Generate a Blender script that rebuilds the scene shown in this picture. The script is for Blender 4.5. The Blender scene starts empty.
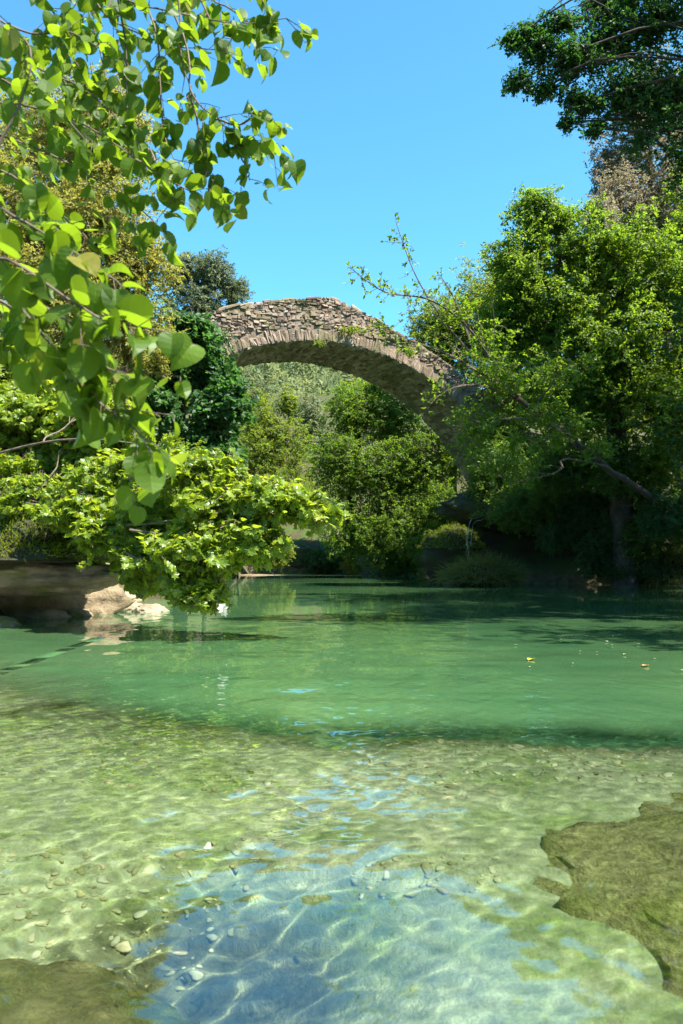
import bpy, math, random
import numpy as np
from mathutils import Vector

sc = bpy.context.scene
COL = sc.collection
R = math.radians

# ------------------------------------------------------------------ camera
FPX, HOR, CH = 796.4, 553.0, 1.0
cam = bpy.data.cameras.new('camera')
camo = bpy.data.objects.new('camera', cam)
COL.objects.link(camo)
sc.camera = camo
camo.location = (0, 0, CH)
camo.rotation_euler = (R(90), 0, 0)
cam.sensor_fit = 'VERTICAL'
cam.sensor_height = 36
cam.lens = 28
cam.shift_y = 41 / 1024
cam.clip_end = 2000
cam.clip_start = .05
cam.dof.use_dof = True
cam.dof.focus_distance = 14
cam.dof.aperture_fstop = 7.0

# ------------------------------------------------------------------ sky, sun, exposure
SUN = Vector((.46, -.27, .85)).normalized()
w = bpy.data.worlds.new('World')
sc.world = w
w.use_nodes = True
nt = w.node_tree
sky = nt.nodes.new('ShaderNodeTexSky')
sky.sky_type = 'NISHITA'
sky.sun_disc = False
sky.sun_elevation = math.asin(SUN.z)
sky.sun_rotation = math.atan2(SUN.x, SUN.y)
sky.altitude = 300
sky.air_density = 1.0
sky.dust_density = .9
sky.ozone_density = 2.0
hs = nt.nodes.new('ShaderNodeMix')
hs.data_type = 'RGBA'
hs.blend_type = 'MULTIPLY'
hs.inputs[0].default_value = 1
nt.links.new(sky.outputs[0], hs.inputs[6])
hs.inputs[7].default_value = (.58, 1.24, 1.36, 1)
nt.links.new(hs.outputs[2], nt.nodes['Background'].inputs[0])
nt.nodes['Background'].inputs[1].default_value = .073
sl = bpy.data.lights.new('sun', 'SUN')
sl.energy = 5
sl.angle = R(.5)
sl.color = (1, .95, .86)
sl.cycles.is_caustics_light = True
so = bpy.data.objects.new('sun', sl)
COL.objects.link(so)
so.rotation_euler = SUN.to_track_quat('Z', 'Y').to_euler()
so.location = (20, -5, 40)
sc.view_settings.view_transform = 'Standard'
sc.view_settings.look = 'None'
sc.view_settings.exposure = 1.9
sc.view_settings.gamma = 1
sc.cycles.max_bounces = 10
sc.cycles.transparent_max_bounces = 12

# ------------------------------------------------------------------ helpers
def P(px, py, Y):
    """a place seen at that point of the picture, Y metres ahead"""
    return np.array([(px - 341.5) * Y / FPX, Y, CH - (py - HOR) * Y / FPX])

_h = np.random.default_rng(11).random(65536)
def _hash(i, j, k):
    return _h[(i * 73856093 ^ j * 19349663 ^ k * 83492791) & 65535]
def vnoise(p):
    p = np.asarray(p, float)
    i = np.floor(p).astype(np.int64)
    f = p - i
    f = f * f * (3 - 2 * f)
    r = 0
    for a in (0, 1):
        for b in (0, 1):
            for c in (0, 1):
                wt = (f[..., 0] if a else 1 - f[..., 0]) * (f[..., 1] if b else 1 - f[..., 1]) * (f[..., 2] if c else 1 - f[..., 2])
                r = r + wt * _hash(i[..., 0] + a, i[..., 1] + b, i[..., 2] + c)
    return r
def fbm(p, o=4):
    p = np.asarray(p, float)
    r, a, s = 0, .5, 1
    for k in range(o):
        r = r + a * vnoise(p * s + 17.3 * k)
        a *= .5
        s *= 2.03
    return r - .47
def nrm(v):
    return v / np.maximum(np.linalg.norm(v, axis=-1, keepdims=True), 1e-9)
def sstep(a, b, x):
    t = np.clip((x - a) / (b - a), 0, 1)
    return t * t * (3 - 2 * t)

def link(name, me, parent=None, mat=None, loc=None):
    o = bpy.data.objects.new(name, me)
    COL.objects.link(o)
    if parent is not None:
        o.parent = parent
    if loc is not None:
        o.location = loc
    if mat is not None and me is not None:
        me.materials.append(mat)
    return o
def tag(o, label=None, cat=None, group=None, kind=None):
    if label: o['label'] = label
    if cat: o['category'] = cat
    if group: o['group'] = group
    if kind: o['kind'] = kind
    return o
def empty(name, loc, label, cat, group=None):
    o = bpy.data.objects.new(name, None)
    COL.objects.link(o)
    o.location = loc
    o.empty_display_size = .2
    return tag(o, label, cat, group)

def mesh(name, V, F, smooth=False, attrs=None):
    """V (n,3); F: a list of (m,k) index arrays"""
    V = np.asarray(V, np.float32)
    F = [np.asarray(f, np.int32) for f in F if len(f)]
    me = bpy.data.meshes.new(name)
    me.vertices.add(len(V))
    me.vertices.foreach_set('co', V.ravel())
    idx = np.concatenate([f.ravel() for f in F])
    cnt = np.concatenate([np.full(len(f), f.shape[1], np.int32) for f in F])
    me.loops.add(len(idx))
    me.loops.foreach_set('vertex_index', idx)
    me.polygons.add(len(cnt))
    me.polygons.foreach_set('loop_start', np.concatenate([[0], np.cumsum(cnt)[:-1]]).astype(np.int32))
    me.polygons.foreach_set('use_smooth', np.full(len(cnt), bool(smooth)))
    if attrs:
        for k, a in attrs.items():
            at = me.attributes.new(k, 'FLOAT', 'POINT')
            at.data.foreach_set('value', np.asarray(a, np.float32))
    me.update(calc_edges=True)
    me.validate()
    return me

class MB:
    def __init__(s):
        s.V, s.F, s.A, s.n = [], [], [], 0
        s.X, s.Y = [], []
    def add(s, V, F, a=None, xy=None):
        V = np.asarray(V, float)
        for f in F:
            if len(f): s.F.append(np.asarray(f) + s.n)
        s.V.append(V)
        s.A.append(np.broadcast_to(np.asarray(0. if a is None else a, float), (len(V),)))
        s.n += len(V)
        if xy is not None:
            s.X.append(xy[0])
            s.Y.append(xy[1])
    def tube(s, pts, rad, sides=6, a=None):
        pts = np.asarray(pts, float)
        rad = np.broadcast_to(np.asarray(rad, float), (len(pts),))
        t = nrm(np.gradient(pts, axis=0))
        ref = np.array([1., 0, 0]) if abs(t[0][0]) < .8 else np.array([0, 0, 1.])
        u = nrm(np.cross(t, ref))
        v = np.cross(t, u)
        an = np.linspace(0, 2 * np.pi, sides, endpoint=False)
        ring = pts[:, None] + rad[:, None, None] * (np.cos(an)[None, :, None] * u[:, None] + np.sin(an)[None, :, None] * v[:, None])
        n = len(pts)
        q = []
        for i in range(n - 1):
            for k in range(sides):
                k2 = (k + 1) % sides
                q.append((i * sides + k, i * sides + k2, (i + 1) * sides + k2, (i + 1) * sides + k))
        s.add(ring.reshape(-1, 3), [np.array(q), np.array([list(range(sides))[::-1]]), np.array([[(n - 1) * sides + k for k in range(sides)]])], a)
    def build(s, name, mat, parent=None, origin=None, smooth=False):
        V = np.concatenate(s.V)
        if origin is not None: V = V - np.asarray(origin)
        at = {'tint': np.concatenate(s.A)}
        if s.X: at.update(across=np.concatenate(s.X), along=np.concatenate(s.Y))
        me = mesh(name, V, s.F, smooth, at)
        return link(name, me, parent, mat)

def curve(pts, n):
    """smooth polyline through pts"""
    pts = np.asarray(pts, float)
    if len(pts) == 2: return pts[0] + (pts[1] - pts[0]) * np.linspace(0, 1, n)[:, None]
    m = len(pts)
    ext = np.vstack([2 * pts[0] - pts[1], pts, 2 * pts[-1] - pts[-2]])
    t = np.linspace(0, m - 1 - 1e-6, n)
    i = t.astype(int)
    f = (t - i)[:, None]
    a, b, c, d = ext[i], ext[i + 1], ext[i + 2], ext[i + 3]
    return .5 * (2 * b + (c - a) * f + (2 * a - 5 * b + 4 * c - d) * f ** 2 + (3 * b - a - 3 * c + d) * f ** 3)

# ------------------------------------------------------------------ materials
def newmat(name):
    m = bpy.data.materials.new(name)
    m.use_nodes = True
    m.node_tree.nodes.clear()
    t = m.node_tree
    return m, t, t.nodes.new('ShaderNodeOutputMaterial')
def N(t, kind, **kw):
    n = t.nodes.new(kind)
    for k, v in kw.items(): setattr(n, k, v)
    return n
def ramp(t, src, stops):
    r = N(t, 'ShaderNodeValToRGB')
    e = r.color_ramp.elements
    while len(e) < len(stops): e.new(.5)
    for q, (p, c) in zip(e, stops):
        q.position = p
        q.color = (*c, 1)
    t.links.new(src, r.inputs[0])
    return r.outputs[0]
def noise(t, scale, detail=5, rough=.55, vec=None):
    n = N(t, 'ShaderNodeTexNoise')
    n.inputs['Scale'].default_value = scale
    n.inputs['Detail'].default_value = detail
    n.inputs['Roughness'].default_value = rough
    if vec is None: vec = N(t, 'ShaderNodeNewGeometry').outputs['Position']
    t.links.new(vec, n.inputs['Vector'])
    return n.outputs[0]
def mixc(t, f, a, b, blend='MIX'):
    m = N(t, 'ShaderNodeMix', data_type='RGBA', blend_type=blend)
    for s, v in ((0, f), (6, a), (7, b)):
        if hasattr(v, 'links'): t.links.new(v, m.inputs[s])
        elif s == 0: m.inputs[0].default_value = v
        else: m.inputs[s].default_value = (*v, 1)
    return m.outputs[2]
def attr(t, name='tint'):
    return N(t, 'ShaderNodeAttribute', attribute_name=name).outputs['Fac']

def leaf_mat(name, cols, trans, tf=.4, rough=.5, spec=.28):
    m, t, o = newmat(name)
    c = ramp(t, attr(t), cols)
    p = N(t, 'ShaderNodeBsdfPrincipled')
    t.links.new(c, p.inputs['Base Color'])
    p.inputs['Roughness'].default_value = rough
    p.inputs['Specular IOR Level'].default_value = spec
    tr = N(t, 'ShaderNodeBsdfTranslucent')
    t.links.new(mixc(t, .65, c, trans), tr.inputs['Color'])
    mx = N(t, 'ShaderNodeMixShader')
    mx.inputs[0].default_value = tf
    t.links.new(p.outputs[0], mx.inputs[1])
    t.links.new(tr.outputs[0], mx.inputs[2])
    t.links.new(mx.outputs[0], o.inputs[0])
    return m
def solid_mat(name, src_fn, rough=.85, bump=None, spec=.3):
    m, t, o = newmat(name)
    p = N(t, 'ShaderNodeBsdfPrincipled')
    t.links.new(src_fn(t), p.inputs['Base Color'])
    p.inputs['Roughness'].default_value = rough
    p.inputs['Specular IOR Level'].default_value = spec
    if bump:
        b = N(t, 'ShaderNodeBump')
        b.inputs['Strength'].default_value = bump[1]
        b.inputs['Distance'].default_value = bump[2]
        t.links.new(noise(t, bump[0], 6, .65), b.inputs['Height'])
        t.links.new(b.outputs[0], p.inputs['Normal'])
    t.links.new(p.outputs[0], o.inputs[0])
    return m

M = {}
# leaves: tint 0..1 is one value per leaf
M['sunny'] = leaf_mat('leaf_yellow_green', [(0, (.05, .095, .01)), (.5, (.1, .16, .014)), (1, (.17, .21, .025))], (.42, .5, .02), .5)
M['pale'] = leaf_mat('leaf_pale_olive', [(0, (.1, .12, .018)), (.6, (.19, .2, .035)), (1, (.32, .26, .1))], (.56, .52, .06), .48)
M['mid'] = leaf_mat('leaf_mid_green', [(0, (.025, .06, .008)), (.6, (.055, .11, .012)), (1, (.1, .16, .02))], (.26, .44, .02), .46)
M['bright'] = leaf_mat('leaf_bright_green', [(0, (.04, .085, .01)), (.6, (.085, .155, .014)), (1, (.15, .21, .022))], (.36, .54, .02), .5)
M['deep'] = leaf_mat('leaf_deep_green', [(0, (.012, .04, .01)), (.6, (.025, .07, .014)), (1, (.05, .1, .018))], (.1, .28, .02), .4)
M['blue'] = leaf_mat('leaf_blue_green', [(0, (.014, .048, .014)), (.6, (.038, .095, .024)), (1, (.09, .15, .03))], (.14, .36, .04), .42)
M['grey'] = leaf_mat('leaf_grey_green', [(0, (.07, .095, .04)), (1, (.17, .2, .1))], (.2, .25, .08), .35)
M['dry'] = leaf_mat('leaf_dry_pinkish', [(0, (.05, .085, .03)), (.4, (.11, .12, .05)), (.5, (.27, .2, .13)), (1, (.42, .32, .24))], (.42, .36, .2), .4, .6)
M['big'] = leaf_mat('leaf_linden', [(0, (.025, .06, .007)), (.6, (.06, .12, .01)), (.93, (.11, .18, .014)), (1, (.22, .19, .03))], (.36, .54, .015), .5, .45, .25)
def veined(name, base):
    m = M[base].copy()
    m.name = name
    t = m.node_tree
    def mth(op, a, b=None):
        n = N(t, 'ShaderNodeMath', operation=op)
        for k, v in enumerate((a, b)):
            if v is None: continue
            if hasattr(v, 'links'): t.links.new(v, n.inputs[k])
            else: n.inputs[k].default_value = v
        return n.outputs[0]
    ax = mth('ABSOLUTE', attr(t, 'across'))
    ph = mth('FRACT', mth('MULTIPLY', mth('SUBTRACT', attr(t, 'along'), mth('MULTIPLY', ax, .75)), 7.))
    side = mth('LESS_THAN', ph, .13)
    vein = mth('MAXIMUM', side, mth('LESS_THAN', ax, .018))
    rm = [n for n in t.nodes if n.type == 'VALTORGB'][0]
    blem = ramp(t, noise(t, 130, 4, .6), [(.6, (0, 0, 0)), (.68, (1, 1, 1))])
    mott = ramp(t, noise(t, 45, 3), [(.3, (.75, .78, .7)), (.7, (1.1, 1.08, 1))])
    c = mixc(t, mth('MULTIPLY', vein, .35), mixc(t, 1., rm.outputs[0], mott, 'MULTIPLY'), (.2, .26, .06))
    c = mixc(t, mth('MULTIPLY', blem, .6), c, (.16, .1, .03))
    for n in t.nodes:
        if n.type == 'BSDF_PRINCIPLED':
            t.links.new(c, n.inputs['Base Color'])
            b = N(t, 'ShaderNodeBump')
            b.inputs['Strength'].default_value = .5
            b.inputs['Distance'].default_value = .002
            t.links.new(vein, b.inputs['Height'])
            t.links.new(b.outputs[0], n.inputs['Normal'])
        if n.type == 'BSDF_TRANSLUCENT':
            t.links.new(mixc(t, .65, c, mixc(t, mth('MULTIPLY', vein, .5), (.36, .54, .015), (.2, .34, .02))), n.inputs['Color'])
    return m
M['big'] = veined('leaf_linden_veined', 'big')
M['hazel'] = leaf_mat('leaf_hazel', [(0, (.08, .13, .013)), (.5, (.14, .21, .018)), (.93, (.2, .27, .028)), (1, (.3, .26, .06))], (.55, .66, .025), .5, .38, .45)
M['far'] = leaf_mat('leaf_far_hazed', [(0, (.05, .085, .045)), (.5, (.15, .19, .085)), (1, (.28, .29, .12))], (.38, .42, .15), .4, .7, .15)  # haze is put into the leaf colour: paler far foliage, no air volume
M['grass'] = leaf_mat('grass_blade', [(0, (.06, .08, .02)), (.6, (.13, .15, .035)), (1, (.24, .2, .07))], (.3, .32, .05), .4)
M['moss'] = leaf_mat('moss_frond', [(0, (.07, .11, .01)), (1, (.2, .24, .02))], (.35, .4, .02), .4, .8, .1)

M['bark'] = solid_mat('bark_grey_brown', lambda t: ramp(t, noise(t, 9, 6), [(.3, (.04, .03, .022)), (.7, (.13, .1, .075))]), .9, (30, .6, .02))
M['bark_dark'] = solid_mat('bark_dark', lambda t: ramp(t, noise(t, 7, 6), [(.3, (.02, .016, .012)), (.7, (.07, .055, .04))]), .9, (30, .6, .02))
M['twig'] = solid_mat('twig_brown', lambda t: ramp(t, noise(t, 12, 3), [(.3, (.06, .045, .03)), (.7, (.16, .12, .085))]), .8)
M['soil'] = solid_mat('forest_soil', lambda t: mixc(t, ramp(t, noise(t, 1.2, 5), [(.42, (0, 0, 0)), (.6, (1, 1, 1))]), (.06, .045, .025), (.05, .075, .02)), .95, (6, .6, .08))
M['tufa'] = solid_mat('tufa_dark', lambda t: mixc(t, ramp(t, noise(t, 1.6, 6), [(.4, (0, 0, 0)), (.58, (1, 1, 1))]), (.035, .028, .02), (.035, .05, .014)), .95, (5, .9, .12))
M['moss_rock'] = None
def rockcol(dark, pale, mossc, lo=.5, hi=.62):
    def f(t):
        base = ramp(t, noise(t, 3.5, 8, .62), [(.32, dark), (.68, pale)])
        return mixc(t, ramp(t, noise(t, 1.7, 5), [(lo, (0, 0, 0)), (hi, (1, 1, 1))]), base, mossc)
    return f
M['tan_rock'] = solid_mat('limestone_tan', rockcol((.1, .075, .045), (.26, .2, .12), (.12, .12, .035), .52, .64), .9, (7, .8, .08))
M['pale_rock'] = solid_mat('limestone_pale', rockcol((.17, .14, .09), (.34, .28, .19), (.3, .27, .12), .6, .75), .9, (9, .6, .05))
M['wet_rock'] = solid_mat('algae_rock', lambda t: mixc(t, .85, rockcol((.2, .165, .07), (.42, .36, .18), (.2, .19, .055), .48, .62)(t), ramp(t, noise(t, 26, 4, .7), [(.35, (.5, .5, .4)), (.62, (1.2, 1.2, 1.1))]), 'MULTIPLY'), .9, (26, 1, .05))

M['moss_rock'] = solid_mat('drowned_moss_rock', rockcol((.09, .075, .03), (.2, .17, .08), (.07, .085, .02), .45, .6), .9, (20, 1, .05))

# ------------------------------------------------------------------ ground and river bed
def xl(y):
    return np.interp(y, [-20, 0, 2, 9, 14, 20, 28, 34, 60], [-2, -1.7, -2.1, -5.0, -5.5, -6.0, -5.3, -4.6, -4.2])
def shore(x, y):
    """metres inside the river (negative on land)"""
    xr = .43 * y + .9
    cut = np.maximum(25.6 + .25 * np.sin(x * 1.3) - y, 3.5 + .08 * (y - 25) + .25 * np.sin(y * 1.1) - x)
    sr = np.minimum(xr - x, cut)
    return np.minimum(np.minimum(x - xl(y), sr), 39 + .4 * np.sin(x) - y)
def edge_y(x):
    return 4.45 + .35 * np.sin(x * .9 + .4) + np.where(x < -.3, (-.3 - x) * .7, 0) - .17 * x
def ground_z(x, y):
    x = np.asarray(x, float)
    y = np.asarray(y, float)
    s = shore(x, y)
    p = np.stack([x, y, 0 * x], -1)
    shelf = -.42 + .22 * fbm(p * .55, 3) + .1 * fbm(p * 1.9, 3) - .03 * (y - 2)
    shelf = shelf - .7 * np.exp(-((x + .45) / .5) ** 2 - ((y - 2.35) / .55) ** 2)
    shelf = shelf + .2 * np.exp(-((x - 1.6) / .8) ** 2 - ((y - 3.0) / 1.0) ** 2)
    deep = -2.2 + .5 * fbm(p * .25, 3) + .25 * fbm(p * 1.2, 3)
    k = sstep(-.3, 2.4 + np.maximum(-x, 0) * 1.2, y - edge_y(x) + .25 * fbm(p * .8, 3) + .7 * fbm(p * 1.9 + 5, 3))
    bed = shelf * (1 - k) + deep * k
    bed = np.maximum(bed, -.12 - 1.1 * np.maximum(s, 0)) if np.ndim(bed) else max(bed, -.12 - 1.1 * max(s, 0))
    land = .18 + .75 * np.maximum(-s, 0) ** .85
    land = 6.5 * (1 - np.exp(-land / 6.5)) + .9 * fbm(p * .5, 4) * sstep(0, 2, -s) + np.maximum(-s - 14, 0) * .25
    q = sstep(-.25, .2, -s)
    return bed * (1 - q) + land * q

def axis(parts):
    return np.unique(np.concatenate([np.arange(a, b, st) for a, b, st in parts]))
gx = axis([(-160, -40, 6), (-40, -12, 1.2), (-12, -3, .3), (-3, 3, .07), (3, 14, .3), (14, 40, 1.2), (40, 166, 6)])
gy = axis([(-30, 0, 1.5), (0, 1.4, .2), (1.4, 7.5, .07), (7.5, 42, .35), (42, 70, 1.5), (70, 160, 6)])
def grid(name, xs, ys, zf, smooth=True):
    X, Y = np.meshgrid(xs, ys)
    V = np.stack([X, Y, zf(X, Y)], -1).reshape(-1, 3)
    n, m = len(xs), len(ys)
    I = (np.arange(m - 1)[:, None] * n + np.arange(n - 1)[None]).ravel()
    return V, np.stack([I, I + 1, I + n + 1, I + n], -1)
V, F = grid('ground', gx, gy, ground_z)
def bed_mat():
    m, t, o = newmat('riverbed')
    geo = N(t, 'ShaderNodeNewGeometry')
    sep = N(t, 'ShaderNodeSeparateXYZ')
    t.links.new(geo.outputs['Position'], sep.inputs[0])
    z = sep.outputs[2]
    def rng_(a, b):
        mr = N(t, 'ShaderNodeMapRange')
        mr.interpolation_type = 'SMOOTHSTEP'
        mr.inputs[1].default_value = a
        mr.inputs[2].default_value = b
        t.links.new(z, mr.inputs[0])
        return mr.outputs[0]
    sand = ramp(t, noise(t, 26, 6, .75), [(.3, (.19, .19, .1)), (.55, (.33, .33, .195)), (.75, (.48, .475, .33))])
    algae = ramp(t, noise(t, 22, 5, .7), [(.3, (.085, .115, .03)), (.7, (.2, .25, .075))])
    am = ramp(t, noise(t, 1.3, 9, .72), [(.46, (0, 0, 0)), (.64, (1, 1, 1))])
    shelf = mixc(t, am, sand, algae)
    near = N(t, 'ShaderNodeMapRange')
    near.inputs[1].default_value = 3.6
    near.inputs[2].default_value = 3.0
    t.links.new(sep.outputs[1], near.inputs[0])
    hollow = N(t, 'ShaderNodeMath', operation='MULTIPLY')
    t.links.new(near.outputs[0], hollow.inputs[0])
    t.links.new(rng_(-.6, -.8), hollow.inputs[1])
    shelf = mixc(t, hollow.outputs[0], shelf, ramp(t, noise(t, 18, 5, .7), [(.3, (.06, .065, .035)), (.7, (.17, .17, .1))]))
    silt = ramp(t, noise(t, .8, 4), [(.35, (.12, .3, .14)), (.7, (.22, .42, .22))])
    pool = N(t, 'ShaderNodeMath', operation='SUBTRACT', use_clamp=True)
    t.links.new(rng_(-.6, -.95), pool.inputs[0])
    t.links.new(near.outputs[0], pool.inputs[1])
    bed = mixc(t, pool.outputs[0], shelf, silt)
    soil = mixc(t, ramp(t, noise(t, 1.2, 5), [(.42, (0, 0, 0)), (.6, (1, 1, 1))]), (.06, .045, .025), (.05, .075, .02))
    shorec = ramp(t, noise(t, 5, 6), [(.35, (.05, .04, .022)), (.7, (.12, .1, .055))])
    land = mixc(t, rng_(.15, .6), shorec, soil)
    c = mixc(t, rng_(-.1, .02), bed, land)
    p = N(t, 'ShaderNodeBsdfPrincipled')
    t.links.new(c, p.inputs['Base Color'])
    p.inputs['Roughness'].default_value = .95
    p.inputs['Specular IOR Level'].default_value = .1
    b = N(t, 'ShaderNodeBump')
    b.inputs['Strength'].default_value = .7
    b.inputs['Distance'].default_value = .03
    t.links.new(noise(t, 24, 6, .7), b.inputs['Height'])
    t.links.new(b.outputs[0], p.inputs['Normal'])
    t.links.new(p.outputs[0], o.inputs[0])
    return m
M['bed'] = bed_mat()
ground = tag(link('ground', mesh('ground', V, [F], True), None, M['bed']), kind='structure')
ground.cycles.is_caustics_receiver = True

# far hill that closes the valley
hx = axis([(-300, -60, 12), (-60, 60, 4), (60, 312, 12)])
hy = axis([(70, 320, 6)])
def hill_z(x, y):
    p = np.stack([x, y, 0 * x], -1)
    base = 60 * sstep(85, 290, y) * (1 - .25 * sstep(-10, 60, x)) + 22 * sstep(25, 150, np.abs(x + 10))
    return base + 16 * fbm(p * .018, 4) * sstep(75, 160, y) - 1.5 - 3 * (1 - sstep(70, 95, y))
V, F = grid('hill', hx, hy, hill_z)
tag(link('hill', mesh('hill', V, [F], True), None, M['soil']), kind='structure')

# ------------------------------------------------------------------ water
rw = np.random.default_rng(8)
WAVES = []
for lam in np.geomspace(.055, 1.4, 54):
    a = rw.normal(math.pi / 2 + .2, .9) if lam > .35 else rw.uniform(0, 6.28)
    WAVES.append((math.cos(a) * 2 * math.pi / lam, math.sin(a) * 2 * math.pi / lam, rw.uniform(0, 6.28), lam))
def wave_z(x, y):
    z = 0
    sp = np.where(y < 6.5, .018, np.where(y < 13, .07, .35))
    sp = np.maximum(sp, np.where(np.abs(x) < 2.8, .018, np.where(np.abs(x) < 7, .12, 1.)))
    p = np.stack([x * .35, y * .35, 0 * x], -1)
    amp = .55 + .9 * vnoise(p)
    for kx, ky, ph, lam in WAVES:
        z = z + (.00078 * lam ** .74) * (1 - .55 * sstep(6, 14, y)) * np.clip(lam / (2.2 * sp) - 1, 0, 1) * np.sin(kx * x + ky * y + ph)
    return z * amp
wx = axis([(-30, -7, 1.5), (-7, -2.8, .15), (-2.8, 2.8, .018), (2.8, 7, .1), (7, 32, 1.0)])
wy = axis([(-6, .8, .4), (.8, 6.5, .018), (6.5, 13, .07), (13, 44, .35)])
V, F = grid('water', wx, wy, wave_z)
dz = -ground_z(V[:, 0], V[:, 1]) * sstep(3.5, 4.7, V[:, 1] - edge_y(V[:, 0]) + 4.45)   # the lime haze hangs in the pool, not over the shelf
def water_mat():
    m, t, o = newmat('river_water')
    g = N(t, 'ShaderNodeBsdfGlass')
    g.inputs['Color'].default_value = (.86, .97, .9, 1)
    g.inputs['Roughness'].default_value = 0
    g.inputs['IOR'].default_value = 1.36
    # light scattered back by the suspended lime of the deep pool
    p = N(t, 'ShaderNodeBsdfDiffuse')
    t.links.new(ramp(t, noise(t, .35, 3), [(.3, (.04, .115, .048)), (.7, (.09, .18, .068))]), p.inputs['Color'])
    gl = N(t, 'ShaderNodeBsdfGlossy')
    gl.inputs['Roughness'].default_value = 0
    fr = N(t, 'ShaderNodeFresnel')
    fr.inputs['IOR'].default_value = 2.0
    mr = N(t, 'ShaderNodeMapRange')
    mr.inputs[1].default_value = .34
    mr.inputs[2].default_value = .75
    mr.inputs[3].default_value = 0
    mr.inputs[4].default_value = .64
    t.links.new(attr(t, 'depth'), mr.inputs[0])
    # small wind ripples beyond what the mesh carries
    mp = N(t, 'ShaderNodeMapping')
    mp.inputs['Scale'].default_value = (.6, 1.5, 1)
    t.links.new(N(t, 'ShaderNodeNewGeometry').outputs['Position'], mp.inputs[0])
    b = N(t, 'ShaderNodeBump')
    b.inputs['Strength'].default_value = .04
    b.inputs['Distance'].default_value = .02
    t.links.new(noise(t, 3.0, 3, .5, mp.outputs[0]), b.inputs['Height'])
    t.links.new(b.outputs[0], g.inputs['Normal'])
    t.links.new(b.outputs[0], gl.inputs['Normal'])
    t.links.new(b.outputs[0], fr.inputs['Normal'])
    mx = N(t, 'ShaderNodeMixShader')
    t.links.new(mr.outputs[0], mx.inputs[0])
    t.links.new(g.outputs[0], mx.inputs[1])
    t.links.new(p.outputs[0], mx.inputs[2])
    my = N(t, 'ShaderNodeMixShader')
    up = N(t, 'ShaderNodeMath', operation='MULTIPLY_ADD')   # the sheen belongs to the upper face only
    t.links.new(N(t, 'ShaderNodeNewGeometry').outputs['Backfacing'], up.inputs[0])
    up.inputs[1].default_value = -1
    up.inputs[2].default_value = 1
    ff = N(t, 'ShaderNodeMath', operation='MULTIPLY')
    t.links.new(fr.outputs[0], ff.inputs[0])
    t.links.new(up.outputs[0], ff.inputs[1])
    t.links.new(ff.outputs[0], my.inputs[0])
    t.links.new(mx.outputs[0], my.inputs[1])
    t.links.new(gl.outputs[0], my.inputs[2])
    t.links.new(my.outputs[0], o.inputs[0])
    return m
wme = mesh('water', V, [F], True, {'depth': dz})
water = tag(link('water', wme, None, water_mat()), kind='structure')
water.cycles.is_caustics_caster = True

# ------------------------------------------------------------------ stone bridge
BA, BW = R(20), 3.25
BC, BZ, BR = -.54, .13, 8.27
bu = np.array([math.cos(BA), math.sin(BA), 0])
bv = np.array([-math.sin(BA), math.cos(BA), 0])
BO = np.array([0, 28., 0])
def bp(u, v, z):
    return BO + bu * np.asarray(u)[..., None] + bv * np.asarray(v)[..., None] + np.array([0, 0, 1.]) * np.asarray(z)[..., None]
def top_z(u):
    return np.interp(u, [-12, -9, -5, -3.8, -2.5, -.58, 0, 1.1, 2, 3.9, 5.5, 9, 13], [6.4, 7.2, 8.86, 9.33, 9.63, 9.95, 9.85, 9.48, 9.07, 8.18, 7.1, 4.9, 3.4])
def arch_z(u):
    return BZ + np.sqrt(np.maximum(BR ** 2 - (u - BC) ** 2, 0))
def stone_mat(name, cols, mossc, ml, mh):
    def f(t):
        c = ramp(t, attr(t), cols)
        c = mixc(t, .75, c, ramp(t, noise(t, 9, 5, .7), [(.3, (.45, .45, .45)), (.7, (1, 1, 1))]), 'MULTIPLY')
        return mixc(t, ramp(t, noise(t, .9, 6, .65), [(ml, (0, 0, 0)), (mh, (1, 1, 1))]), c, mossc)
    return solid_mat(name, f, .92, (22, .7, .03))
M['rubble'] = stone_mat('rubble_stone', [(0, (.18, .125, .09)), (.45, (.25, .18, .13)), (.85, (.31, .235, .175)), (1, (.39, .315, .245))], (.13, .12, .045), .5, .66)
M['barrel'] = stone_mat('barrel_stone', [(0, (.15, .12, .075)), (.5, (.26, .22, .14)), (1, (.38, .33, .23))], (.11, .11, .04), .5, .7)
M['mortar'] = solid_mat('old_mortar', lambda t: ramp(t, noise(t, 8, 6), [(.3, (.12, .085, .06)), (.7, (.24, .18, .13))]), .95, (15, .8, .05))

bridge = empty('stone_bridge', BO.tolist(), 'old humpbacked stone arch bridge of rough rubble spanning the river between the trees', 'bridge')
rb = np.random.default_rng(3)
UE = np.linspace(-11.5, 12, 90)
# core: mortar body with the arched opening
b = MB()
lo = np.where(np.abs(UE - BC) < BR - .05, arch_z(UE), -.6)
front0, front1 = bp(UE, 0 * UE, lo), bp(UE, 0 * UE, top_z(UE) - .06)
back0, back1 = bp(UE, 0 * UE + BW, lo), bp(UE, 0 * UE + BW, top_z(UE) - .06)
n = len(UE)
I = np.arange(n - 1)
Vc = np.vstack([front0, front1, back0, back1])
b.add(Vc, [np.stack([I, I + 1, I + 1 + n, I + n], -1), np.stack([I + 2 * n + 1, I + 2 * n, I + 3 * n, I + 3 * n + 1], -1),
           np.stack([I + n, I + n + 1, I + 3 * n + 1, I + 3 * n], -1), np.stack([I + 1, I, I + 2 * n, I + 2 * n + 1], -1),
           np.array([[0, n, 3 * n, 2 * n], [n - 1, 3 * n - 1, 4 * n - 1, 2 * n - 1]])])
b.build('core', M['mortar'], bridge, BO)

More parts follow.
